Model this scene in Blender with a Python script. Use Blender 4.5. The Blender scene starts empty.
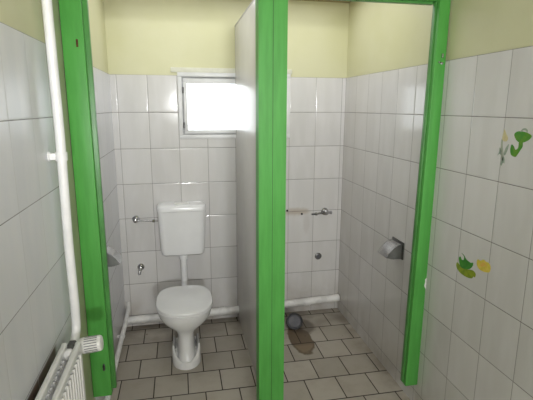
import bpy, bmesh, math, random
from mathutils import Vector, Matrix
random.seed(7)
PI = math.pi
SC = bpy.context.scene
COL = SC.collection
# ------------------------------------------------------------------ measures
H = 1.70                       # camera height
D = 3.3572                     # back wall
XL, XR, XP = -0.460, 1.2922, 0.4277
HT = 1.9241                    # top of the wall tiles
TW, TH = 0.2101, 0.2620        # wall tile
FW, FH, FY0 = 0.2066, 0.2170, 3.2828
YR = -3.30                     # rear wall
ZC = 2.47                      # ceiling

def lin(c):
    def f(v):
        v /= 255.0
        return v / 12.92 if v <= .04045 else ((v + .055) / 1.055) ** 2.4
    return (f(c[0]), f(c[1]), f(c[2]), 1.0)

# ------------------------------------------------------------------ node helpers
class NT:
    def __init__(s, name):
        s.m = bpy.data.materials.new(name); s.m.use_nodes = True
        s.t = s.m.node_tree; s.n = s.t.nodes; s.n.clear()
        s.out = s.n.new('ShaderNodeOutputMaterial')
        s.b = s.n.new('ShaderNodeBsdfPrincipled')
        s.t.links.new(s.b.outputs[0], s.out.inputs[0])
        s._c = None
    def link(s, a, b): s.t.links.new(a, b)
    def put(s, v, sock):
        if hasattr(v, 'links') or hasattr(v, 'is_output'): s.link(v, sock)
        else: sock.default_value = v
    def obj(s):
        if s._c is None:
            s._c = s.n.new('ShaderNodeTexCoord').outputs['Object']
        return s._c
    def xyz(s):
        q = s.n.new('ShaderNodeSeparateXYZ'); s.link(s.obj(), q.inputs[0])
        return q.outputs[0], q.outputs[1], q.outputs[2]
    def math(s, op, a, b=0.0, c=0.0, clamp=False):
        q = s.n.new('ShaderNodeMath'); q.operation = op; q.use_clamp = clamp
        s.put(a, q.inputs[0]); s.put(b, q.inputs[1]); s.put(c, q.inputs[2])
        return q.outputs[0]
    def step(s, v, a, b, lo=0.0, hi=1.0):
        q = s.n.new('ShaderNodeMapRange'); q.interpolation_type = 'SMOOTHSTEP'
        s.put(v, q.inputs[0]); q.inputs[1].default_value = a; q.inputs[2].default_value = b
        q.inputs[3].default_value = lo; q.inputs[4].default_value = hi
        return q.outputs[0]
    def mix(s, f, a, b, mode='MIX'):
        q = s.n.new('ShaderNodeMix'); q.data_type = 'RGBA'; q.blend_type = mode
        s.put(f, q.inputs[0]); s.put(a, q.inputs[6]); s.put(b, q.inputs[7])
        return q.outputs[2]
    def noise(s, scale, detail=3.0, vec=None, rough=.55):
        q = s.n.new('ShaderNodeTexNoise')
        s.link(vec if vec is not None else s.obj(), q.inputs['Vector'])
        q.inputs['Scale'].default_value = scale; q.inputs['Detail'].default_value = detail
        q.inputs['Roughness'].default_value = rough
        return q.outputs['Fac']
    def comb(s, x, y, z):
        q = s.n.new('ShaderNodeCombineXYZ')
        s.put(x, q.inputs[0]); s.put(y, q.inputs[1]); s.put(z, q.inputs[2])
        return q.outputs[0]
    def white(s, vec):
        q = s.n.new('ShaderNodeTexWhiteNoise'); s.link(vec, q.inputs['Vector'])
        return q.outputs['Value'], q.outputs['Color']
    def bump(s, h, strength=.3, dist=.01):
        q = s.n.new('ShaderNodeBump'); q.inputs['Strength'].default_value = strength
        q.inputs['Distance'].default_value = dist
        s.link(h, q.inputs['Height']); s.link(q.outputs[0], s.b.inputs['Normal'])
    def set(s, **k):
        for a, v in k.items():
            s.put(v, s.b.inputs[a.replace('_', ' ')])
        return s

def plain(name, rgb, rough=.5, metal=0.0, var=.06, scale=14, spec=.5, bump=0.0):
    m = NT(name)
    n = m.noise(scale, 4)
    c = lin(rgb)
    lo = tuple(v * (1 - 2 * var) for v in c[:3]) + (1,)
    hi = tuple(min(1, v * (1 + 2 * var)) for v in c[:3]) + (1,)
    m.set(Base_Color=m.mix(m.step(n, .3, .7), lo, hi), Roughness=rough, Metallic=metal)
    m.b.inputs['Specular IOR Level'].default_value = spec
    if bump: m.bump(m.noise(scale * 4, 3), bump, .004)
    return m.m

def wall_tiles(name, axis, uoff, extra=None, base=(217, 215, 213), vgrout=(136, 131, 128), rough=.13, spec=.5, relief=.35, dirty=.6, split=None, hgrout=(100, 95, 92)):
    """glazed 21 x 26 cm tiles on a wall; axis = the world axis that runs along the wall"""
    m = NT(name)
    x, y, z = m.xyz()
    a = x if axis == 'x' else y
    if split:      # the stall behind the frame was tiled separately
        off = m.math('MULTIPLY_ADD', m.math('GREATER_THAN', a, 2.06), split - uoff, uoff)
    else: off = uoff
    u = m.math('DIVIDE', m.math('SUBTRACT', a, off), TW)
    v = m.math('DIVIDE', m.math('SUBTRACT', HT, z), TH)
    fu, fv = m.math('FRACT', u), m.math('FRACT', v)
    du = m.math('MULTIPLY', m.math('MINIMUM', fu, m.math('SUBTRACT', 1.0, fu)), TW)
    dv = m.math('MULTIPLY', m.math('MINIMUM', fv, m.math('SUBTRACT', 1.0, fv)), TH)
    gu = m.step(du, .0006, .0021, 1, 0)
    gv = m.step(dv, .0007, .0023, 1, 0)
    g = m.math('MAXIMUM', gu, gv)
    rv, rc = m.white(m.comb(m.math('FLOOR', u), m.math('FLOOR', v), 3.0))
    c0 = lin(base)
    c1 = tuple(q * .90 for q in c0[:3]) + (1,)
    col = m.mix(rv, c0, c1)
    # faint vertical clouding of the glaze
    st = m.noise(3.0, 3, m.comb(m.math('MULTIPLY', a, 4.0), m.math('MULTIPLY', z, .9), rv))
    col = m.mix(m.step(st, .35, .75, 0, .4), col, lin((226, 224, 224)))
    # old dirt near the floor
    dn = m.noise(5.0, 5)
    dirt = m.math('MULTIPLY', m.step(z, 0.0, .36, dirty, 0), m.step(dn, .25, .75))
    col = m.mix(dirt, col, lin((140, 126, 106)))
    if extra: col = extra(m, x, y, z, col)
    gn = m.noise(9.0, 3)
    grout = m.mix(m.step(gn, .35, .7), lin(hgrout), lin(tuple(q + 34 for q in hgrout)))
    col = m.mix(gu, col, lin(vgrout))
    m.link(m.mix(gv, col, grout), m.b.inputs['Base Color'])
    m.set(Roughness=m.math('MULTIPLY_ADD', g, .6, rough)); m.b.inputs['Specular IOR Level'].default_value = spec
    d = m.math('MINIMUM', du, dv)
    pil = m.step(d, 0.0, .007)
    tilt = m.math('MULTIPLY', m.math('SUBTRACT', rv, .5), m.math('MULTIPLY', fu, .9))
    wav = m.math('MULTIPLY', m.noise(7.0, 2), .8)
    m.bump(m.math('ADD', m.math('ADD', pil, tilt), wav), relief, .003)
    return m.m

# ------------------------------------------------------------------ mesh helpers
def bx(bm, x0, x1, y0, y1, z0, z1, bev=0.0, seg=2):
    b = bmesh.new()
    bmesh.ops.create_cube(b, size=1)
    for v in b.verts:
        v.co = Vector(((x0 + x1) / 2 + v.co.x * (x1 - x0), (y0 + y1) / 2 + v.co.y * (y1 - y0), (z0 + z1) / 2 + v.co.z * (z1 - z0)))
    if bev:
        bmesh.ops.bevel(b, geom=b.edges[:], offset=bev, segments=seg, affect='EDGES', profile=.5)
    join(bm, b)

def join(bm, b):
    mp = {v: bm.verts.new(v.co) for v in b.verts}
    for f in b.faces:
        try:
            nf = bm.faces.new([mp[v] for v in f.verts]); nf.smooth = f.smooth
        except ValueError: pass
    b.free()

def frame_of(d, ref=None):
    d = d.normalized()
    r = Vector(ref) if ref else (Vector((0, 0, 1)) if abs(d.z) < .9 else Vector((1, 0, 0)))
    a = d.cross(r).normalized(); b = a.cross(d).normalized()
    return a, b

def tube(bm, pts, rad, n=14, cap=True, ref=None):
    pts = [Vector(p) for p in pts]
    if not isinstance(rad, (list, tuple)): rad = [rad] * len(pts)
    rings = []; a = None
    for i, p in enumerate(pts):
        d = (pts[min(i + 1, len(pts) - 1)] - pts[max(i - 1, 0)]).normalized()
        if a is None: a, b = frame_of(d, ref)
        else:
            a = (a - d * a.dot(d)).normalized(); b = a.cross(d)
        rings.append([bm.verts.new(p + (a * math.cos(t) + b * math.sin(t)) * rad[i]) for t in [2 * PI * k / n for k in range(n)]])
    for r0, r1 in zip(rings, rings[1:]):
        for k in range(n):
            f = bm.faces.new([r0[k], r0[(k + 1) % n], r1[(k + 1) % n], r1[k]]); f.smooth = True
    if cap:
        bm.faces.new(rings[0][::-1]); bm.faces.new(rings[-1])
    return rings

def lathe(bm, p, d, prof, n=24):
    """prof: list of (distance along d, radius); sharp steps given as separate points"""
    p, d = Vector(p), Vector(d).normalized()
    a, b = frame_of(d)
    rings = []
    for (h, r) in prof:
        rings.append([bm.verts.new(p + d * h + (a * math.cos(t) + b * math.sin(t)) * max(r, 1e-4)) for t in [2 * PI * k / n for k in range(n)]])
    for r0, r1 in zip(rings, rings[1:]):
        for k in range(n):
            f = bm.faces.new([r0[k], r0[(k + 1) % n], r1[(k + 1) % n], r1[k]]); f.smooth = True
    bm.faces.new(rings[0][::-1]); bm.faces.new(rings[-1])

def bend(p0, p1, p2, n=8):
    p0, p1, p2 = map(Vector, (p0, p1, p2))
    return [p0 * (1 - t) ** 2 + p1 * 2 * t * (1 - t) + p2 * t * t for t in [i / n for i in range(n + 1)]]

def loft(bm, rings, cap0=True, cap1=True, smooth=True):
    R = [[bm.verts.new(p) for p in r] for r in rings]
    n = len(R[0])
    for r0, r1 in zip(R, R[1:]):
        for k in range(n):
            f = bm.faces.new([r0[k], r0[(k + 1) % n], r1[(k + 1) % n], r1[k]]); f.smooth = smooth
    if cap0: bm.faces.new(R[0][::-1])
    if cap1:
        f = bm.faces.new(R[-1])
    return R

def obj(name, bm, mat, parent=None, autosmooth=True):
    bmesh.ops.recalc_face_normals(bm, faces=bm.faces[:])
    loc = Vector((0, 0, 0)); p = parent
    while p is not None:
        loc += p.location; p = p.parent
    if parent is not None: bmesh.ops.translate(bm, verts=bm.verts[:], vec=-loc)
    me = bpy.data.meshes.new(name); bm.to_mesh(me); bm.free()
    for m in (mat if isinstance(mat, (list, tuple)) else [mat]): me.materials.append(m)
    if autosmooth:
        try: me.set_sharp_from_angle(angle=math.radians(38))
        except Exception: pass
    o = bpy.data.objects.new(name, me); COL.objects.link(o)
    if parent is not None: o.parent = parent
    return o

def tag(o, label, cat, group=None, kind=None):
    if label: o['label'] = label
    if cat: o['category'] = cat
    if group: o['group'] = group
    if kind: o['kind'] = kind
    return o
def thing(name, loc, label, cat, group=None):
    o = bpy.data.objects.new(name, None); o.location = loc; o.empty_display_size = .05
    COL.objects.link(o); return tag(o, label, cat, group)
def struct(name, bm, mat, parent=None):
    o = obj(name, bm, mat, parent)
    if parent is None: o['kind'] = 'structure'
    return o
B = bmesh.new
def poly(bm, pts, thick_axis, t):
    """flat outline pts (3D, planar) thickened along thick_axis by t"""
    v0 = [bm.verts.new(p) for p in pts]
    v1 = [bm.verts.new(Vector(p) + Vector(thick_axis) * t) for p in pts]
    bm.faces.new(v0); bm.faces.new(v1[::-1])
    n = len(pts)
    for k in range(n):
        bm.faces.new([v0[k], v0[(k + 1) % n], v1[(k + 1) % n], v1[k]])

# ------------------------------------------------------------------ materials
def ell(m, x, z, cx, cz, rx, rz, wob=.5, sc=9.0):
    a = m.math('DIVIDE', m.math('SUBTRACT', x, cx), rx); b = m.math('DIVIDE', m.math('SUBTRACT', z, cz), rz)
    r = m.math('SQRT', m.math('ADD', m.math('MULTIPLY', a, a), m.math('MULTIPLY', b, b)))
    return m.math('ADD', r, m.math('MULTIPLY', m.math('SUBTRACT', m.noise(sc, 3), .5), wob * 2))

def back_extra(m, x, y, z, col):
    r = ell(m, x, z, .90, .872, .13, .035, .5, 16)
    col = m.mix(m.step(r, .3, 1.2, .6, 0), col, lin((176, 158, 134)))
    r2 = ell(m, x, z, 1.0, .77, .035, .12, .4, 16)
    col = m.mix(m.step(r2, .3, 1.1, .14, 0), col, lin((150, 132, 110)))
    return col
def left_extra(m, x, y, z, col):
    # darker brown wall colour behind the radiator, below its top
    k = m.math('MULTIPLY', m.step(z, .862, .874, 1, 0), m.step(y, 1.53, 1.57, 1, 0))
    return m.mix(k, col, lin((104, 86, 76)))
def right_extra(m, x, y, z, col):
    k = m.math('MULTIPLY', m.step(y, 2.7, 3.35, 0, .2), m.step(m.noise(3.0, 4), .3, .7, .4, 1))
    return m.mix(k, col, lin((168, 160, 134)))

M = {}
M['tile_back'] = wall_tiles('back wall tiles', 'x', .0036, back_extra)
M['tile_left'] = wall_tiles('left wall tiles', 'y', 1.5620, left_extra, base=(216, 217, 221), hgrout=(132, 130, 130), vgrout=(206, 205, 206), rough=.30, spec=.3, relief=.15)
M['tile_right'] = wall_tiles('right wall tiles', 'y', 1.5820, right_extra, rough=.16, spec=.4, relief=.22, dirty=.35, split=2.716)
def paint():
    m = NT('yellow green wall paint')
    x, y, z = m.xyz()
    n = m.noise(2.2, 5)
    c = m.mix(m.step(n, .3, .7), lin((204, 202, 160)), lin((210, 208, 172)))
    c = m.mix(m.math('MULTIPLY', m.step(z, 2.25, 2.47, 0, .15), m.step(m.noise(3.5, 4), .3, .7)), c, lin((176, 160, 108)))
    m.link(c, m.b.inputs['Base Color']); m.set(Roughness=.42)
    m.bump(m.noise(60, 3), .12, .003)
    return m.m
M['paint'] = paint()
M['plaster_strip'] = plain('grey green strip paint', (188, 186, 160), .4, var=.05, scale=5)
M['ceiling'] = plain('stained ceiling', (150, 136, 100), .8, var=.08, scale=3)
def floor_mat():
    m = NT('floor tiles')
    x, y, z = m.xyz()
    v = m.math('DIVIDE', m.math('SUBTRACT', FY0, y), FH)
    k = m.math('FLOOR', v)
    half = m.math('MULTIPLY', m.math('MODULO', m.math('ADD', k, 101.0), 2.0), .5)
    u = m.math('ADD', m.math('DIVIDE', x, FW), half)
    fu, fv = m.math('FRACT', m.math('ADD', u, 50.0)), m.math('FRACT', v)
    du = m.math('MULTIPLY', m.math('MINIMUM', fu, m.math('SUBTRACT', 1.0, fu)), FW)
    dv = m.math('MULTIPLY', m.math('MINIMUM', fv, m.math('SUBTRACT', 1.0, fv)), FH)
    d = m.math('MINIMUM', du, m.math('MULTIPLY', dv, .8))
    g = m.step(d, .0022, .0042, 1, 0)
    rv, rc = m.white(m.comb(m.math('FLOOR', m.math('ADD', u, 50.0)), k, 1.0))
    col = m.mix(rv, lin((188, 181, 169)), lin((172, 165, 153)))
    n = m.noise(6, 6, rough=.65)
    col = m.mix(m.step(n, .4, .75, 0, .4), col, lin((150, 138, 120)))
    n2 = m.noise(40, 3)
    col = m.mix(m.step(n2, .62, .8, 0, .12), col, lin((105, 96, 84)))
    # darker, uneven tone towards the back wall
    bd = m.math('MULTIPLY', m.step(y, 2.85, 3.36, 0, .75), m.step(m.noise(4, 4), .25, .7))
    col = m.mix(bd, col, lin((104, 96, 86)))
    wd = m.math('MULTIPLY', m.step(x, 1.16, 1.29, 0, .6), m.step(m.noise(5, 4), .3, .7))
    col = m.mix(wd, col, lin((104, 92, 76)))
    # rusty water stain in front of the capped drain
    r = ell(m, x, y, .838, 2.91, .088, .21, .28, 9)
    rim = m.step(r, .78, .95)
    st = m.mix(m.step(y, 2.80, 2.86), lin((130, 112, 86)), lin((100, 82, 60)))
    col = m.mix(m.step(r, .92, 1.06, .95, 0), col, m.mix(rim, st, lin((96, 80, 58))))
    r3 = ell(m, x, y, .90, 3.10, .11, .13, .3, 9)
    col = m.mix(m.step(r3, .7, 1.1, .7, 0), col, lin((82, 72, 62)))
    # scattered dark scratches and litter marks behind the toilet
    sn = m.noise(13, 4, m.comb(m.math('MULTIPLY', x, 2.2), y, 0.0))
    col = m.mix(m.math('MULTIPLY', m.step(sn, .70, .74), m.step(y, 2.75, 2.95)), col, lin((78, 66, 52)))
    m.link(m.mix(g, col, lin((54, 46, 38))), m.b.inputs['Base Color'])
    m.set(Roughness=m.math('MULTIPLY_ADD', g, .3, .5))
    m.bump(m.math('ADD', m.step(d, .002, .007), m.math('MULTIPLY', m.noise(30, 3), .25)), .35, .003)
    return m.m
M['floor'] = floor_mat()
def green():
    m = NT('green gloss paint')
    x, y, z = m.xyz()
    n = m.noise(4, 4, m.comb(m.math('MULTIPLY', x, 9.0), m.math('MULTIPLY', y, 9.0), z))
    c = m.mix(m.step(n, .3, .7), lin((80, 156, 70)), lin((88, 168, 78)))
    m.link(c, m.b.inputs['Base Color']); m.set(Roughness=.44); m.b.inputs['Specular IOR Level'].default_value = .3
    m.bump(n, .25, .003)
    return m.m
M['green'] = green()
M['green_dark'] = plain('green paint on edge', (74, 138, 66), .4, var=.08, scale=6)
M['groove'] = plain('dark joint', (52, 104, 44), .6)
M['partition'] = plain('glossy grey laminate', (208, 205, 201), .27, var=.02, scale=3, spec=.16)
M['white_enamel'] = plain('white enamel', (238, 238, 237), .3, var=.02)
M['white_plastic'] = plain('white plastic', (232, 232, 228), .28, var=.02)
M['ceramic'] = plain('white glazed ceramic', (234, 234, 233), .1, var=.015, scale=5)
M['seat'] = plain('white seat plastic', (234, 234, 234), .2, var=.015, scale=5)
M['cistern'] = plain('white cistern plastic', (236, 236, 236), .22, var=.015, scale=5)
M['chrome'] = plain('worn chrome', (190, 190, 192), .2, 1.0, var=.05)
M['dull_metal'] = plain('dull steel', (118, 118, 118), .35, 1.0, var=.12)
M['cheek'] = plain('satin steel', (150, 150, 150), .4, .8, var=.06)
M['valve_grey'] = plain('grey valve metal', (92, 92, 88), .5, .5)
M['rust'] = plain('rusty steel', (92, 58, 34), .7, .4, var=.25, scale=60)
M['dark'] = plain('dark hole', (28, 26, 25), .8)
M['slot'] = plain('slot shade', (128, 128, 130), .7)
M['white_pipe'] = plain('white painted pipe', (226, 225, 222), .4, var=.08, scale=10)
M['cap_grey'] = plain('grey rubber cap', (92, 92, 98), .5, var=.1)
M['pipe_dark'] = plain('dark pipe', (44, 44, 46), .5)
M['casing'] = plain('window casing paint', (216, 215, 198), .45, var=.03)
M['win_white'] = plain('window white paint', (222, 222, 222), .35, var=.03, scale=8)
M['win_shade'] = plain('shaded window rebate', (176, 176, 178), .5, var=.08)  # recess shade put into a greyer copy of the frame white
def glass():
    m = NT('window glass')
    tr = m.n.new('ShaderNodeBsdfTransparent'); tr.inputs[0].default_value = (.97, .98, .98, 1)
    gl = m.n.new('ShaderNodeBsdfGlossy'); gl.inputs['Roughness'].default_value = .03
    mx = m.n.new('ShaderNodeMixShader'); fr = m.n.new('ShaderNodeFresnel'); fr.inputs[0].default_value = 1.35
    m.link(fr.outputs[0], mx.inputs[0]); m.link(tr.outputs[0], mx.inputs[1]); m.link(gl.outputs[0], mx.inputs[2])
    m.link(mx.outputs[0], m.out.inputs[0])
    return m.m
M['glass'] = glass()

# ------------------------------------------------------------------ room shell
T = .10
bm = B(); bx(bm, XL - T, XR + T, YR - T, D + T, -.1, 0); struct('floor', bm, M['floor'])
bm = B(); bx(bm, XL - T, XR + T, YR - T, D + T, ZC, ZC + .1); struct('ceiling', bm, M['ceiling'])

# window opening
WX0, WX1, WZ0, WZ1 = .006, .848, 1.468, 1.946
TT = .007                       # tile thickness
def two_mat(bm_list, name):
    bm = B(); idx = []
    for i, (b) in enumerate(bm_list):
        n0 = len(bm.faces); bmesh.ops.recalc_face_normals(b, faces=b.faces[:]); join(bm, b); bm.faces.ensure_lookup_table()
        for f in bm.faces[n0:]: f.material_index = i
    return bm
# back wall: plaster with the hole, tile cladding round it
p = B()
y0, y1 = D + TT, D + T + .1
bx(p, XL - T, WX0, y0, y1, 0, ZC); bx(p, WX1, XR + T, y0, y1, 0, ZC)
bx(p, WX0, WX1, y0, y1, 0, WZ0); bx(p, WX0, WX1, y0, y1, WZ1, ZC)
t = B()
bx(t, XL, WX0, D, y0, 0, HT); bx(t, WX1, XR, D, y0, 0, HT); bx(t, WX0, WX1, D, y0, 0, WZ0)
struct('wall_back', two_mat([p, t], 'b'), [M['paint'], M['tile_back']])
# left wall: tiles, a painted strip by the frame, tiles in the stall
YS0, YS1 = 1.835, 2.10
p = B(); bx(p, XL - T, XL - TT, YR - T, D + T, 0, ZC)
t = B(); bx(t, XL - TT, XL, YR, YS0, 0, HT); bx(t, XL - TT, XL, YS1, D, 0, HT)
s = B(); bx(s, XL - TT, XL - .002, YS0, YS1, 0, ZC - .02)
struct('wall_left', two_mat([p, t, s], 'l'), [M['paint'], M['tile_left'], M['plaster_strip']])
p = B(); bx(p, XR + TT, XR + T, YR - T, D + T, 0, ZC)
t = B(); bx(t, XR, XR + TT, YR, D, 0, HT)
struct('wall_right', two_mat([p, t], 'r'), [M['paint'], M['tile_right']])
bm = B(); bx(bm, XL - T, XR + T, YR - T, YR, 0, ZC); struct('wall_rear', bm, M['paint'])

# window
def ring(bm, x0, x1, z0, z1, w, ya, yb, bev=.003):
    bx(bm, x0, x1, ya, yb, z1 - w, z1, bev); bx(bm, x0, x1, ya, yb, z0, z0 + w, bev)
    bx(bm, x0, x0 + w, ya, yb, z0 + w, z1 - w, bev); bx(bm, x1 - w, x1, ya, yb, z0 + w, z1 - w, bev)
bm = B(); ring(bm, WX0, WX1, WZ0, WZ1, .030, D - .006, D + .07)
win = struct('window_1', bm, M['win_white'])
bm = B(); ring(bm, WX0 + .030, WX1 - .030, WZ0 + .030, WZ1 - .030, .010, D + .014, D + .07, .001); obj('rebate', bm, M['win_shade'], win)
bm = B(); ring(bm, WX0 + .040, WX1 - .040, WZ0 + .038, WZ1 - .040, .026, D + .004, D + .05); bx(bm, WX0 + .064, WX1 - .064, D + .004, D + .05, WZ1 - .076, WZ1 - .064, .001); sash = obj('sash', bm, M['win_white'], win)
bm = B(); bx(bm, WX0 + .064, WX1 - .064, D + .028, D + .033, WZ0 + .064, WZ1 - .064); obj('pane', bm, M['glass'], sash)
for zz in (WZ1 - .125, WZ0 + .1):
    bm = B(); lathe(bm, (WX0 + .038, D + .004, zz - .022), (0, 0, 1), [(0, .004), (.002, .006), (.042, .006), (.044, .004)], 10)
    obj('hinge', bm, M['dull_metal'], sash)
bm = B(); bx(bm, WX0 - .045, WX1 + .012, D - .004, D + TT + .004, WZ1, WZ1 + .034, .002); obj('casing', bm, M['casing'], win)

# ------------------------------------------------------------------ green frame of the two stalls
Y0 = 2.050
ZB = 2.198
fr = thing('stall_door_frame', (0.4, Y0, 0), 'green painted wooden door frame with three posts and no doors', 'door frame')
bm = B(); bx(bm, XL, -.373, Y0, Y0 + .045, .300, ZB + .08, .003)
pl = obj('post', bm, M['green'], fr); pl['label'] = 'left green post ending short of the floor'
bm = B(); bx(bm, XL + .002, -.354, Y0 + .03, Y0 + .055, .318, ZB, .003); obj('door_stop', bm, M['green_dark'], pl)
bm = B(); prof = [(.368, 0), (.4345, 0), (.4355, .004), (.4365, 0), (.502, 0), (.502, .08), (.368, .08)]
v0 = [bm.verts.new((x, Y0 + y, 0)) for x, y in prof]; v1 = [bm.verts.new((x, Y0 + y, ZB + .08)) for x, y in prof]
bm.faces.new(v0); bm.faces.new(v1)
for k in range(7): bm.faces.new([v0[k], v0[(k + 1) % 7], v1[(k + 1) % 7], v1[k]])
pm = obj('post', bm, M['green'], fr); pm['label'] = 'middle green post made of two boards side by side'
bm = B(); bx(bm, .4340, .4370, Y0 - .0004, Y0 + .006, 0, ZB); obj('joint', bm, M['groove'], pm)
bm = B(); bx(bm, 1.2365, XR, Y0, Y0 + .035, .140, ZB + .08, .003)
def lean(bm, dx, dy):
    for v in bm.verts:
        k = v.co.z / 2.2
        if v.co.x < XR - .02: v.co.x -= dx * (1 - k)
        v.co.y -= dy * k
lean(bm, .020, .022)
pr = obj('post', bm, M['green'], fr); pr['label'] = 'right green post ending just above the floor'
bm = B(); bx(bm, 1.229, XR - .002, Y0 + .025, Y0 + .050, .150, ZB, .003); lean(bm, .020, .022); obj('door_stop', bm, M['green_dark'], pr)
for (a, c) in ((-.373, .368), (.502, 1.2365)):
    bm = B(); bx(bm, a, c, Y0, Y0 + .035, ZB, ZB + .08, .003); lt = obj('lintel', bm, M['green'], fr)
    bm = B(); bx(bm, a + .015, c - .005, Y0 + .025, Y0 + .050, ZB - .010, ZB + .06); obj('door_stop', bm, M['green_dark'], lt)
# leftovers of the ironmongery
bm = B(); bx(bm, -.4050, -.3965, Y0 - .0015, Y0 + .004, 1.945, 1.976, .001); bx(bm, -.4030, -.3990, Y0 - .004, Y0, 1.950, 1.966, .001)
o = obj('strike_plate', bm, M['rust'], pl); o['label'] = 'small rusty plate on the green post'
bm = B(); bx(bm, -.4045, -.3950, Y0 - .002, Y0 + .003, .440, .476, .001)
lathe(bm, (-.3985, Y0 - .008, .447), (0, 0, 1), [(0, .004), (.001, .006), (.022, .006), (.024, .004)], 10)
obj('hinge_pin', bm, M['dull_metal'], pl)
bm = B(); bx(bm, 1.262, 1.275, Y0 - .026, Y0 - .016, 1.905, 1.917, .001); bx(bm, 1.266, 1.273, Y0 - .028, Y0 - .016, 1.936, 1.957, .001)
bx(bm, 1.252, 1.258, Y0 - .024, Y0 - .016, 1.912, 1.920, .001)
o = obj('catch_remnant', bm, M['chrome'], pr)
bm = B()
poly(bm, [(XR - .001, Y0 - .0088, .795), (XR - .009, Y0 - .0088, .788), (XR - .007, Y0 - .0088, .772), (XR - .012, Y0 - .0088, .752), (XR - .004, Y0 - .0088, .735), (XR - .001, Y0 - .0088, .730)], (0, 1, 0), .002)
obj('chipped_spot', bm, M['white_pipe'], pr)

# partition between the two stalls
pt = thing('toilet_partition', (XP + .014, 2.7, 0), 'glossy light grey partition panel between the two stalls behind the middle post', 'partition')
bm = B(); bx(bm, XP, XP + .028, Y0 + .08, D, .012, 2.268, .002); obj('panel', bm, M['partition'], pt)
bm = B(); bx(bm, XP - .003, XP + .031, Y0 + .08, D - .002, 2.268, 2.274, .001); obj('top_edge', bm, M['partition'], pt)
bm = B(); bx(bm, XP + .002, XP + .026, Y0 + .08, D - .002, 0, .012); obj('bottom_edge', bm, M['partition'], pt)

# ------------------------------------------------------------------ toilet
CX = -.003
def superell(cx, cy, z, w, yf, yb, n=40, pf=2.2, pb=3.2):
    """ring: half width w; front at yf (small y), back at yb, widest at cy; front/back superellipse powers"""
    P = []
    for k in range(n):
        t = 2 * PI * k / n
        c, s = math.cos(t), math.sin(t)
        pw = pf if s < 0 else pb
        sx = math.copysign(abs(c) ** (2 / pw), c); sy = math.copysign(abs(s) ** (2 / pw), s)
        P.append(Vector((cx + w * sx, cy + (cy - yf if s < 0 else yb - cy) * sy, z)))
    return P
tl = thing('toilet', (CX, 2.85, 0), 'white ceramic floor standing toilet with its lid closed', 'toilet')
bm = B()
loft(bm, [superell(CX, 2.86, .000, .078, 2.672, 3.10, pf=2.3, pb=3), superell(CX, 2.86, .030, .076, 2.678, 3.10, pf=2.3, pb=3),
          superell(CX, 2.86, .065, .064, 2.692, 3.10, pf=2.5, pb=3), superell(CX, 2.87, .10, .057, 2.712, 3.10, pf=2.6, pb=3), superell(CX, 2.87, .17, .056, 2.722, 3.10, pf=2.6, pb=3),
          superell(CX, 2.87, .215, .062, 2.722, 3.10, pf=2.5, pb=3), superell(CX, 2.86, .245, .083, 2.705, 3.11, pf=2.3, pb=3), superell(CX, 2.84, .275, .115, 2.675, 3.12, pf=2.2, pb=3),
          superell(CX, 2.82, .310, .147, 2.645, 3.13, pf=2.2, pb=3), superell(CX, 2.81, .345, .168, 2.622, 3.14, pf=2.2, pb=3), superell(CX, 2.81, .375, .178, 2.610, 3.14, pf=2.2, pb=3),
          superell(CX, 2.81, .392, .180, 2.607, 3.14, pf=2.2, pb=3), superell(CX, 2.81, .397, .176, 2.612, 3.136, pf=2.2, pb=3)])
bowl = obj('bowl', bm, M['ceramic'], tl)
bm = B()   # horseshoe foot with raised rim around the column
def arc_foot(w, yf, yb, z, n=28):
    out = []
    for k in range(n + 1):
        t = PI + PI * k / n
        out.append(Vector((CX + w * math.cos(t), 2.79 + (2.79 - yf) * math.sin(t), z)))
    return [Vector((CX - w, yb, z))] + out + [Vector((CX + w, yb, z))]
outer = [arc_foot(.096, 2.668, 3.06, 0), arc_foot(.097, 2.667, 3.06, .012), arc_foot(.094, 2.671, 3.06, .034), arc_foot(.091, 2.675, 3.06, .044), arc_foot(.085, 2.684, 3.06, .047), arc_foot(.079, 2.690, 3.06, .042), arc_foot(.073, 2.698, 3.06, .024), arc_foot(.03, 2.74, 3.06, .023)]
# raise the rim toward the sides
for li, r in enumerate(outer):
    for v in r:
        if v.z > .0225: v.z += (.072 if li < 6 else .040) * max(0, min(1, (v.y - 2.69) / .10)) * (1 - max(0, min(1, (v.y - 2.93) / .12)))
VV = [[bm.verts.new(v) for v in r] for r in outer]
for r0, r1 in zip(VV, VV[1:]):
    for k in range(len(r0) - 1):
        f = bm.faces.new([r0[k], r0[k + 1], r1[k + 1], r1[k]]); f.smooth = True
for sgn in (0, -1):
    bm.faces.new([r[sgn] for r in VV])
obj('foot', bm, M['ceramic'], bowl)
for sx in (-1, 1):
    bm = B(); lathe(bm, (CX + sx * .068, 2.84, .050), (0, 0, 1), [(0, .007), (.012, .007), (.016, .004)], 10)
    obj('floor_screw', bm, M['white_plastic'], bowl)
bm = B()
loft(bm, [superell(CX, 2.80, .397, .178, 2.606, 3.06), superell(CX, 2.80, .399, .184, 2.600, 3.065), superell(CX, 2.80, .408, .186, 2.598, 3.066), superell(CX, 2.80, .413, .182, 2.602, 3.062)])
seat = obj('seat', bm, M['seat'], tl)
bm = B()
L = [(.4135, .182, .0), (.416, .187, .005), (.424, .188, .006), (.431, .184, .002), (.4355, .172, -.012), (.4385, .14, -.04), (.4405, .09, -.09), (.441, .03, -.16)]
loft(bm, [superell(CX, 2.80, z, w, 2.602 - e, 3.062 + e * .8) if w > .1 else superell(CX, 2.80, z, w, 2.80 - w * 1.05, 2.80 + w * 1.2) for (z, w, e) in L])
lid = obj('lid', bm, M['seat'], tl)
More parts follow.
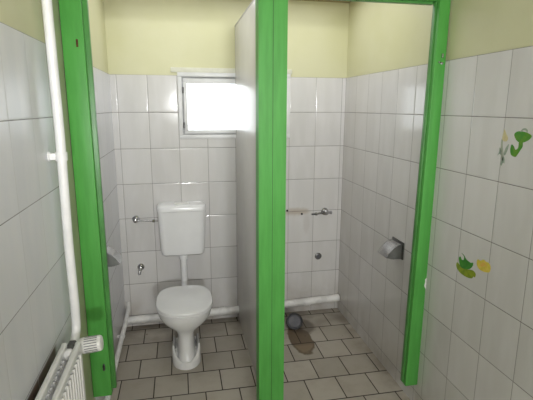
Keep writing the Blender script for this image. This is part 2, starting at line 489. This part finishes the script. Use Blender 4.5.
for sx in (-1, 1):
    bm = B(); lathe(bm, (CX + sx * .085 - .018, 3.076, .408), (1, 0, 0), [(0, .006), (.003, .009), (.033, .009), (.036, .006)], 14)
    obj('hinge', bm, M['white_plastic'], seat)
bm = B(); lathe(bm, (CX + .004, 3.14, .345), (0, 1, 0), [(0, .034), (.035, .034), (.04, .03)], 20); obj('inlet_collar', bm, M['white_plastic'], tl)

# cistern on the wall with the flush pipe
cs = thing('toilet_cistern', (.008, D, .6), 'white plastic wall hung cistern above the toilet with a flush pipe', 'cistern')
cx = .002
def rrect(cx, z, w, y0, y1, r, n=6):
    P = []
    for (sx, sy, a0) in ((1, 1, 0), (-1, 1, PI / 2), (-1, -1, PI), (1, -1, 1.5 * PI)):
        xx, yy = (cx + w - r if sx > 0 else cx - w + r), (y1 - r if sy > 0 else y0 + r)
        for k in range(n + 1):
            a = a0 + PI / 2 * k / n
            P.append(Vector((xx + r * math.cos(a), yy + r * math.sin(a), z)))
    return P
yb = D - .004
bm = B()
loft(bm, [rrect(cx, .596, .125, yb - .085, yb, .03), rrect(cx, .600, .146, yb - .112, yb, .035), rrect(cx, .612, .157, yb - .128, yb, .038), rrect(cx, .640, .163, yb - .134, yb, .038),
          rrect(cx, .80, .170, yb - .139, yb, .038), rrect(cx, .945, .1755, yb - .142, yb, .038)])
obj('tank', bm, M['cistern'], cs)
bm = B()
loft(bm, [rrect(cx, .945, .174, yb - .141, yb, .038), rrect(cx, .947, .1785, yb - .145, yb, .040), rrect(cx, .975, .1785, yb - .145, yb, .040), rrect(cx, .988, .174, yb - .139, yb, .040), rrect(cx, .995, .163, yb - .126, yb, .040), rrect(cx, .998, .14, yb - .10, yb - .02, .03)])
ld = obj('lid', bm, M['cistern'], cs)
bm = B(); bx(bm, cx - .052, cx + .052, yb - .118, yb - .072, .996, 1.004, .004); obj('flush_button', bm, M['white_plastic'], ld)
bm = B()
tube(bm, [(cx + .002, yb - .06, .60), (cx + .001, yb - .06, .43)] + bend((cx + .001, yb - .06, .41), (cx + .0, yb - .06, .345), (cx - .002, yb - .13, .345)) + [(CX + .004, 3.181, .345)], .024, 18)
obj('flush_pipe', bm, M['cistern'], cs)
bm = B(); lathe(bm, (cx + .002, yb - .06, .556), (0, 0, 1), [(0, .024), (.002, .033), (.036, .033), (.04, .03)], 20); obj('pipe_nut', bm, M['cistern'], cs)

# ------------------------------------------------------------------ taps and stubs
def rosette(bm, x, y, z, r):
    lathe(bm, (x, y, z), (0, -1, 0), [(0, r), (.003, r), (.008, r * .7), (.012, r * .5)], 20)
v = thing('angle_valve', (-.340, D, .872), 'chrome angle valve on the wall left of the cistern with a thin supply pipe', 'valve')
bm = B(); rosette(bm, -.340, D, .872, .027); lathe(bm, (-.340, D - .01, .872), (0, -1, 0), [(0, .011), (.03, .011), (.031, .015), (.047, .016), (.05, .012)], 16)
obj('valve_body', bm, M['chrome'], v)
bm = B(); tube(bm, [(-.340, D - .036, .870), (-.27, D - .036, .864), (-.165, D - .040, .858)], .0058, 12); sp = obj('supply_pipe', bm, M['chrome'], v)
bm = B(); lathe(bm, (-.218, D - .037, .8605), (1, 0, -.05), [(0, .008), (.002, .012), (.018, .012), (.02, .009)], 6); obj('nut', bm, M['chrome'], sp)
v = thing('wall_tap', (-.324, D, .488), 'small chrome tap low on the wall left of the toilet', 'tap')
bm = B(); rosette(bm, -.324, D, .492, .026); lathe(bm, (-.324, D - .008, .492), (0, -1, 0), [(0, .014), (.036, .014), (.038, .011)], 16); obj('valve_body', bm, M['chrome'], v)
bm = B(); tube(bm, bend((-.324, D - .025, .492), (-.326, D - .05, .484), (-.334, D - .052, .448)), [.011] * 8 + [.012], 12); obj('spout', bm, M['chrome'], v)
v = thing('stop_valve', (1.150, D, .866), 'chrome stop valve on the wall of the right stall with a stub of pipe', 'valve')
bm = B(); rosette(bm, 1.150, D, .866, .030); lathe(bm, (1.150, D - .008, .866), (0, -1, 0), [(0, .013), (.026, .013), (.028, .020), (.044, .021), (.052, .014)], 18)
lathe(bm, (1.150, D - .022, .864), (1, 0, -.1), [(0, .011), (.040, .011), (.042, .014), (.054, .014)], 12)
obj('valve_body', bm, M['chrome'], v)
bm = B(); tube(bm, [(1.145, D - .022, .864), (1.09, D - .022, .854), (1.035, D - .024, .851)], .0072, 12); sp = obj('supply_pipe', bm, M['dull_metal'], v)
bm = B(); lathe(bm, (1.062, D - .022, .8535), (1, 0, .06), [(0, .009), (.002, .013), (.018, .013), (.02, .01)], 6); obj('nut', bm, M['chrome'], sp)
v = thing('pipe_outlet', (1.106, D, .484), 'dark round pipe outlet in the tiled wall of the right stall', 'pipe outlet')
bm = B(); lathe(bm, (1.106, D, .484), (0, -1, 0), [(0, .029), (.004, .029), (.008, .023)], 22); obj('collar', bm, M['dull_metal'], v)
bm = B(); lathe(bm, (1.106, D - .004, .484), (0, -1, 0), [(0, .016), (.006, .016)], 18); obj('plug', bm, M['cap_grey'], v)
for (px, pz, lab) in ((.835, .886, 'dark screw hole in the rusty stain beside the middle post'), (.958, .853, 'dark screw hole between the rusty stain and the stop valve')):
    bm = B(); lathe(bm, (px, D + .0005, pz), (0, -1, 0), [(0, .009), (.0015, .009), (.002, .005)], 12); tag(obj('screw_hole', bm, M['dark']), lab, 'screw hole')

# ------------------------------------------------------------------ pipes by the floor
wp = thing('waste_pipe', (.4, D - .035, 0), 'white painted pipe along the foot of the back wall through both stalls', 'pipe')
pts = [(XL + .004, D - .034, .068), (0, D - .034, .073), (.40, D - .034, .079), (.80, D - .034, .092), (XR - .004, D - .034, .112)]
bm = B(); tube(bm, pts, .031, 20); obj('pipe', bm, M['white_pipe'], wp)
for (a, za) in ((.98, .1000), (.27, .0790)):
    bm = B(); tube(bm, [(a, D - .0345, za - .002), (a + .05, D - .0345, za)], .0338, 20)
    obj('socket', bm, M['white_pipe'], wp)
for a in (.62,):
    bm = B(); bx(bm, a - .014, a + .014, D - .05, D - .004, 0, .055, .002)
    obj('bracket', bm, M['pipe_dark'], wp)
hp = thing('water_pipe', (XL + .03, 2.7, 0), 'thin white pipe low along the left wall of the toilet stall', 'pipe')
bm = B()
tube(bm, [(XL + .028, D - .003, .20), (XL + .028, D - .05, .168), (XL + .029, 3.1, .160), (XL + .030, 2.6, .168), (XL + .030, 2.2, .160)] + bend((XL + .030, 2.14, .158), (XL + .030, 2.10, .156), (XL + .030, 2.10, .11), 6) + [(XL + .03, 2.10, .0)], .0155, 14)
obj('pipe', bm, M['white_pipe'], hp)
for yy in (2.9, 2.3):
    bm = B(); tube(bm, [(XL + .030, yy - .008, .163), (XL + .030, yy + .008, .163)], .019, 14); bx(bm, XL, XL + .02, yy - .008, yy + .008, .155, .171)
    obj('pipe_clip', bm, M['white_pipe'], hp)
# capped soil pipe
dp = thing('drain_stub', (.865, 3.2, 0), 'dark capped drain stub rising from the floor of the right stall', 'drain')
ax = Vector((-.06, -.80, .50)).normalized(); c0 = Vector((.840, 3.085, .058))
bm = B(); lathe(bm, c0 - ax * .10, ax, [(0, .050), (.06, .050), (.061, .064), (.098, .064), (.10, .060), (.10, .052), (.088, .051)], 30); obj('socket', bm, M['pipe_dark'], dp)
bm = B(); lathe(bm, c0 - ax * .03, ax, [(0, .0505), (.022, .0505), (.026, .046), (.027, .02), (.027, .001)], 30); obj('plug', bm, M['cap_grey'], dp)

# ------------------------------------------------------------------ paper holders (one on each side wall)
def holder(sgn, wx, yc, label):
    h = thing('toilet_roll_holder', (wx, yc, .80), label, 'toilet roll holder', 'chrome toilet roll holders')
    X = lambda d: wx + sgn * d
    ya, yb2 = yc - .060, yc + .060
    b = B(); bx(b, min(X(0), X(.008)), max(X(0), X(.008)), ya - .012, yb2 + .012, .806, .912, .003); obj('back_plate', b, M['dull_metal'], h)
    prof = [(.006, .900), (.022, .899), (.038, .893), (.053, .884), (.066, .873), (.077, .861), (.087, .848), (.095, .835), (.102, .821)]
    b = B(); rows = []
    for (d, z) in prof: rows.append((d, z))
    # thick curved sheet
    def strip(off):
        o = []
        for i, (d, z) in enumerate(rows):
            a = rows[max(0, i - 1)]; c = rows[min(len(rows) - 1, i + 1)]
            tx, tz = c[0] - a[0], c[1] - a[1]; l = math.hypot(tx, tz)
            o.append((d - tz / l * -off * -1, z + tx / l * off * -1))
        return o
    o1, i1 = rows, strip(.0025)
    for (P, flip) in ((o1, 0), (i1, 1)):
        vs = [[b.verts.new((X(d), yy, z)) for yy in (ya, yb2)] for (d, z) in P]
        for r0, r1 in zip(vs, vs[1:]):
            f = b.faces.new([r0[0], r0[1], r1[1], r1[0]]); f.smooth = True
    obj('cover', b, M['chrome'], h)
    for yy in (ya, yb2):
        b = B(); side = [(X(d), yy, z) for (d, z) in rows] + [(X(.070), yy, .812), (X(.008), yy, .810)]
        poly(b, side, (0, 1 if yy == ya else -1, 0), .003)
        obj('side_cheek', b, M['cheek'], h)
    b = B(); tube(b, [(X(.055), ya + .003, .815), (X(.055), yb2 - .003, .815)], .006, 10); obj('roll_bar', b, M['dull_metal'], h)
holder(-1, XR, 2.372, 'chrome covered toilet roll holder on the right wall of the empty stall')
holder(1, XL, 2.560, 'chrome covered toilet roll holder on the left wall beside the left post')

# ------------------------------------------------------------------ heating pipe and radiator
PX, PY = -.420, 1.70
hp = thing('heating_pipe', (PX, PY, 0), 'white vertical heating pipe by the left green post', 'pipe')
bm = B()
tube(bm, [(PX + .002, PY, ZC), (PX + .002, PY, 2.0), (PX + .004, PY, 1.6), (PX - .001, PY, 1.2), (PX + .001, PY, .95)] + bend((PX, PY, .90), (PX, PY, .832), (PX - .002, PY - .05, .822), 8) + [(PX - .002, PY - .07, .819)], .0165, 18)
obj('pipe', bm, M['white_enamel'], hp)
bm = B(); bx(bm, XL - .001, PX - .012, PY - .010, PY + .010, 1.513, 1.537, .002)
lathe(bm, (XL, PY, 1.525), (1, 0, 0), [(0, .018), (.004, .018), (.006, .012)], 14)
tube(bm, [(PX + .003, PY, 1.510), (PX + .003, PY, 1.540)], .0205, 18); obj('pipe_clamp', bm, M['white_enamel'], hp)

rd = thing('radiator', (-.41, 1.1, 0), 'white double panel radiator on the left wall below the heating pipe', 'radiator')
RY0, RY1, RZ0, RZ1 = .30, 1.545, .22, .876
def panel(x0, x1, ribside):
    b = B()
    # ribbed sheet: vertical ribs pressed into the face
    xs = []
    pitch = .030
    n = int((RY1 - RY0 - .03) / pitch)
    def face(x, s):
        out = [(x, RY0)]
        for k in range(n):
            a = RY0 + .018 + k * pitch
            out += [(x, a), (x + s * .007, a + .006), (x + s * .007, a + .016), (x, a + .022)]
        out.append((x, RY1)); return out
    f0 = face(x1 if ribside > 0 else x0, ribside)
    xo = x0 if ribside > 0 else x1
    for z0, z1 in ((RZ0 + .02, RZ1 - .022),):
        lo = [b.verts.new((x, y, z0)) for (x, y) in f0]; hi = [b.verts.new((x, y, z1)) for (x, y) in f0]
        for k in range(len(lo) - 1): b.faces.new([lo[k], lo[k + 1], hi[k + 1], hi[k]])
    bx(b, min(xo, f0[0][0]), max(xo, f0[0][0]) - .0005, RY0, RY1, RZ0 + .012, RZ1 - .012, .003)
    return b
pr_ = obj('panel', panel(-.437, -.419, 1), M['white_enamel'], rd)
pf_ = obj('panel', panel(-.392, -.372, 1), M['white_enamel'], rd)
for (px, par) in ((-.428, pr_), (-.381, pf_)):
    bm = B(); bx(bm, px - .0095, px + .0095, RY0 - .002, RY1 + .004, RZ1 - .020, RZ1, .006, 3); bx(bm, px - .009, px + .009, RY0 - .002, RY1 + .004, RZ0, RZ0 + .02, .006, 3)
    obj('rail', bm, M['white_enamel'], par)
bm = B()
y = RY0 + .06; k = 0
Z0, Z1 = RZ0 + .06, RZ1 - .035
prev = None
while y < RY1 - .06:
    x = -.4185 if k % 2 == 0 else -.395
    cur = (bm.verts.new((x, y, Z0)), bm.verts.new((x, y, Z1)))
    if prev: bm.faces.new([prev[0], cur[0], cur[1], prev[1]])
    cur2 = (bm.verts.new((x, y + .010, Z0)), bm.verts.new((x, y + .010, Z1)))
    bm.faces.new([cur[0], cur2[0], cur2[1], cur[1]]); prev = cur2; y += .018; k += 1
obj('convector_fins', bm, M['white_enamel'], rd)
bm = B(); lathe(bm, (-.437, 1.505, .845), (1, 0, 0), [(0, .016), (.004, .0165), (.058, .0165), (.06, .016)], 18)
lathe(bm, (-.4055, 1.505, .850), (0, .3, 1), [(-.02, .004), (-.014, .017), (0, .021), (.012, .018), (.02, .008)], 20)
obj('connector', bm, M['white_enamel'], rd)
bm = B(); tube(bm, [(PX - .001, 1.535, .830), (PX - .001, 1.56, .825), (PX - .002, 1.60, .820)], [.014, .016, .018], 14)
tube(bm, [(PX - .002, 1.595, .820), (PX - .002, 1.632, .819)], .0205, 6)
vv = obj('valve', bm, M['valve_grey'], rd)
bm = B()
hd = Vector((1.0, -.02, .10)).normalized(); hp0 = Vector((PX + .012, 1.612, .8195))
lathe(bm, hp0, hd, [(0, .016), (.008, .020), (.010, .024), (.022, .029), (.030, .0305), (.088, .0295), (.094, .027), (.096, .020), (.0965, .002)], 30)
th = obj('thermostat_head', bm, M['white_plastic'], rd)
bm = B(); a, b_ = frame_of(hd)
for k in range(20):
    t = 2 * PI * k / 20
    q = a * math.cos(t) + b_ * math.sin(t); w = (-a * math.sin(t) + b_ * math.cos(t))
    P = [hp0 + hd * .036 + q * .0302 + w * .0016, hp0 + hd * .036 + q * .0302 - w * .0016, hp0 + hd * .082 + q * .0299 - w * .0016, hp0 + hd * .082 + q * .0299 + w * .0016]
    poly(bm, P, tuple(q), .0006)
obj('grip_slot', bm, M['slot'], th)

# ------------------------------------------------------------------ stickers on the right wall
SXW = XR - .0006
def unp(px, py):
    yaw, pitch, roll, f = .1956, .2074, .0022, 440.64
    cy, sy, cp, sp = math.cos(yaw), math.sin(yaw), math.cos(pitch), math.sin(pitch)
    fw = Vector((sy * cp, cy * cp, -sp)); rt = Vector((cy, -sy, 0)); up = rt.cross(fw)
    r = rt * math.cos(roll) + up * math.sin(roll); u = up * math.cos(roll) - rt * math.sin(roll)
    d = fw * f + r * (px - 266.5) + u * (200 - py)
    t = SXW / d.x
    return Vector((SXW, d.y * t, H + d.z * t))
def decal(name, outline, mat, parent, lift=0.0):
    """outline measured on the wall, given as (y, z) points"""
    bm = B(); poly(bm, [Vector((SXW - lift, y, z)) for (y, z) in outline], (1, 0, 0), .0005)
    return obj(name, bm, mat, parent)
S = {}
def two(name, a, b, sc):
    m = NT(name); m.link(m.mix(m.step(m.noise(sc, 3), .35, .65), lin(a), lin(b)), m.b.inputs['Base Color']); m.set(Roughness=.4); return m.m
S['frog'] = two('sticker green', (66, 138, 40), (98, 148, 34), 40)
S['deep'] = two('sticker deep green', (52, 128, 44), (70, 146, 50), 40)
S['pad'] = two('sticker yellow green', (150, 166, 42), (124, 146, 38), 40)
S['yellow'] = two('sticker yellow', (228, 206, 92), (216, 196, 70), 45)
S['orange'] = two('sticker orange', (228, 178, 84), (222, 196, 90), 45)
S['pale'] = two('sticker pale yellow', (208, 198, 152), (200, 186, 140), 45)
S['leaf'] = two('sticker grey green', (140, 156, 142), (156, 168, 150), 45)
S['stem'] = two('sticker stem grey', (160, 168, 152), (172, 176, 160), 45)
def W(pts): return [(q.y, q.z) for q in (unp(*p) for p in pts)]
def smooth(pts, n=4):
    out = []; m = len(pts)
    for i in range(m):
        p0, p1, p2, p3 = pts[i - 1], pts[i], pts[(i + 1) % m], pts[(i + 2) % m]
        for k in range(n):
            t = k / n
            out.append(tuple(.5 * ((2 * b) + (-a + c) * t + (2 * a - 5 * b + 4 * c - d) * t * t + (-a + 3 * b - 3 * c + d) * t ** 3) for a, b, c, d in zip(p0, p1, p2, p3)))
    return out
def base(pts):
    ws = W(pts); return (SXW, sum(w[0] for w in ws) / len(ws), sum(w[1] for w in ws) / len(ws))
# long stemmed tulip
tu = thing('tulip_sticker', base([(503, 150)]), 'faded tulip sticker with a pale bloom and grey green leaves on the right wall', 'sticker')
decal('leaf', W(smooth([(500.6, 148), (501.4, 140), (502.8, 139), (502.8, 147), (503.6, 154), (503.0, 160), (501.4, 160), (501.0, 154)])), S['stem'], tu)
decal('leaf', W(smooth([(503.8, 153.5), (505.6, 148), (508.8, 144.0), (508.2, 148), (506.2, 153), (504.6, 155.4)])), S['leaf'], tu)
decal('leaf', W(smooth([(497.2, 155.5), (499.0, 152.2), (499.6, 147.5), (501.2, 150), (501.4, 155.5), (499.4, 153.8)])), S['leaf'], tu)
decal('leaf', W(smooth([(500.4, 164.5), (501.6, 159.5), (503.4, 156.5), (504.6, 159.5), (504.4, 163.5), (502.8, 162.8), (501.6, 165.5)])), S['leaf'], tu)
decal('bloom', W(smooth([(502.2, 139), (503.4, 133), (504.6, 129.5), (506.4, 134), (508.0, 137.5), (507.2, 140.8), (504.6, 141.6)])), S['pale'], tu, .0002)
# frog near the upper edge
fg = thing('frog_sticker', base([(519, 142)]), 'green sticker of a jumping frog beside the faded tulip on the right wall', 'sticker')
decal('head', W(smooth([(514.2, 134.5), (517.2, 131.6), (522.0, 131.4), (527.4, 132.8), (531.6, 135.8), (529.6, 139.4), (525.4, 141.8), (520.6, 142.8), (516.4, 140.2)])), S['frog'], fg)
decal('eye', W(smooth([(520.4, 131.6), (522.6, 128.8), (525.6, 128.2), (527.6, 130.0), (527.2, 132.8), (526.0, 130.8), (523.4, 130.2), (521.8, 131.8)], 5)), S['leaf'], fg, .0001)
decal('body', W(smooth([(519.0, 142.0), (522.4, 142.0), (522.6, 146.5), (520.2, 150.4), (517.6, 154.4), (515.2, 157.0), (511.2, 155.0), (510.2, 150.0), (511.6, 144.4), (514.0, 146.6), (515.4, 149.8), (518.2, 147.6)])), S['frog'], fg, .0001)
# frog on a lily pad, lower down
lp = thing('frog_sticker', base([(465, 268)]), 'sticker of a deep green frog crouching on a yellow green lily pad', 'sticker')
decal('lily_pad', W(smooth([(456.2, 264.2), (457.6, 262.4), (461.2, 266.4), (466.4, 269.2), (472.4, 270.2), (475.6, 273.6), (474.8, 277.4), (473.2, 276.6), (471.8, 278.4), (466.6, 277.2), (460.6, 273.2), (457.0, 268.6)])), S['pad'], lp)
decal('frog', W(smooth([(459.4, 262.6), (458.8, 258.0), (460.4, 256.4), (461.8, 259.6), (463.6, 259.8), (464.0, 256.4), (461.6, 253.2), (463.8, 254.8), (466.4, 259.2), (470.4, 262.6), (473.2, 262.8), (472.4, 266.6), (469.0, 269.2), (463.8, 268.8), (460.6, 266.6)])), S['deep'], lp, .0003)
fl = thing('flower_sticker', base([(483, 266)]), 'yellow water lily flower sticker right of the lily pad', 'sticker')
decal('petals', W(smooth([(476.6, 264.0), (477.6, 259.4), (480.4, 260.6), (483.6, 259.6), (485.8, 261.6), (488.8, 263.0), (490.6, 267.2), (489.6, 272.0), (486.4, 272.4), (482.6, 271.4), (478.8, 268.8)])), S['yellow'], fl)
decal('heart', W(smooth([(480.0, 264.4), (482.0, 262.4), (484.8, 263.2), (487.0, 266.2), (484.4, 267.2), (481.6, 266.8)])), S['orange'], fl, .0003)

# ------------------------------------------------------------------ camera
cam = bpy.data.cameras.new('camera'); co = bpy.data.objects.new('camera', cam); COL.objects.link(co)
yaw, pitch, roll, f = .1956, .2074, .0022, 440.64
cam.sensor_fit = 'HORIZONTAL'; cam.sensor_width = 36; cam.lens = 36 * f / 533; cam.clip_start = .02
cyw, syw, cp, sp_ = math.cos(yaw), math.sin(yaw), math.cos(pitch), math.sin(pitch)
fw = Vector((syw * cp, cyw * cp, -sp_)); rt = Vector((cyw, -syw, 0)); up = rt.cross(fw)
r2 = rt * math.cos(roll) + up * math.sin(roll); u2 = up * math.cos(roll) - rt * math.sin(roll)
R = Matrix((r2, u2, -fw)).transposed().to_4x4(); R.translation = Vector((0, 0, H))
co.matrix_world = R
SC.camera = co

# ------------------------------------------------------------------ light
w = bpy.data.worlds.new('sky'); w.use_nodes = True; SC.world = w
bg = w.node_tree.nodes['Background']; bg.inputs[0].default_value = (.93, .97, 1.0, 1); bg.inputs[1].default_value = 4.2
def area(name, loc, rot, sx, sy, e, col=(1, 1, 1), portal=False):
    l = bpy.data.lights.new(name, 'AREA'); l.shape = 'RECTANGLE'; l.size = sx; l.size_y = sy; l.energy = e; l.color = col
    if portal: l.cycles.is_portal = True
    o = bpy.data.objects.new(name, l); o.location = loc; o.rotation_euler = rot; COL.objects.link(o); return o
area('window portal', ((WX0 + WX1) / 2, D + .12, (WZ0 + WZ1) / 2), (-PI / 2, 0, 0), .80, .46, 1, portal=True)
area('added overhead fill', (.45, -1.0, ZC - .03), (0, 0, 0), 1.3, 1.6, 22, (.98, .99, 1.0))  # unseen overhead fill, added to raise the ambient in the front room
area('rear daylight', (.42, -3.0, 1.74), (PI / 2, 0, 0), .30, .16, 66, (.98, .99, 1))
area('added stall fill', (.42, 2.75, ZC - .02), (0, 0, 0), 1.6, .95, 10.5, (.97, .99, 1.0))  # no fitting here: fill added above both stalls to brighten them
fl_ = bpy.data.lights.new('camera flash', 'SPOT'); fl_.energy = 80; fl_.spot_size = math.radians(98); fl_.spot_blend = 1.0; fl_.shadow_soft_size = .03; fl_.color = (.98, .99, 1)
fo = bpy.data.objects.new('camera flash', fl_); fo.location = (.07, .02, H + .07); COL.objects.link(fo)
fo.rotation_euler = (Vector((.50, 3.3, 2.25)) - Vector((.07, .02, H + .07))).to_track_quat('-Z', 'Y').to_euler()
SC.view_settings.view_transform = 'Standard'
SC.view_settings.look = 'None'
SC.view_settings.exposure = -0.1
try: SC.cycles.max_bounces = 8; SC.cycles.sample_clamp_indirect = 6
except Exception: pass
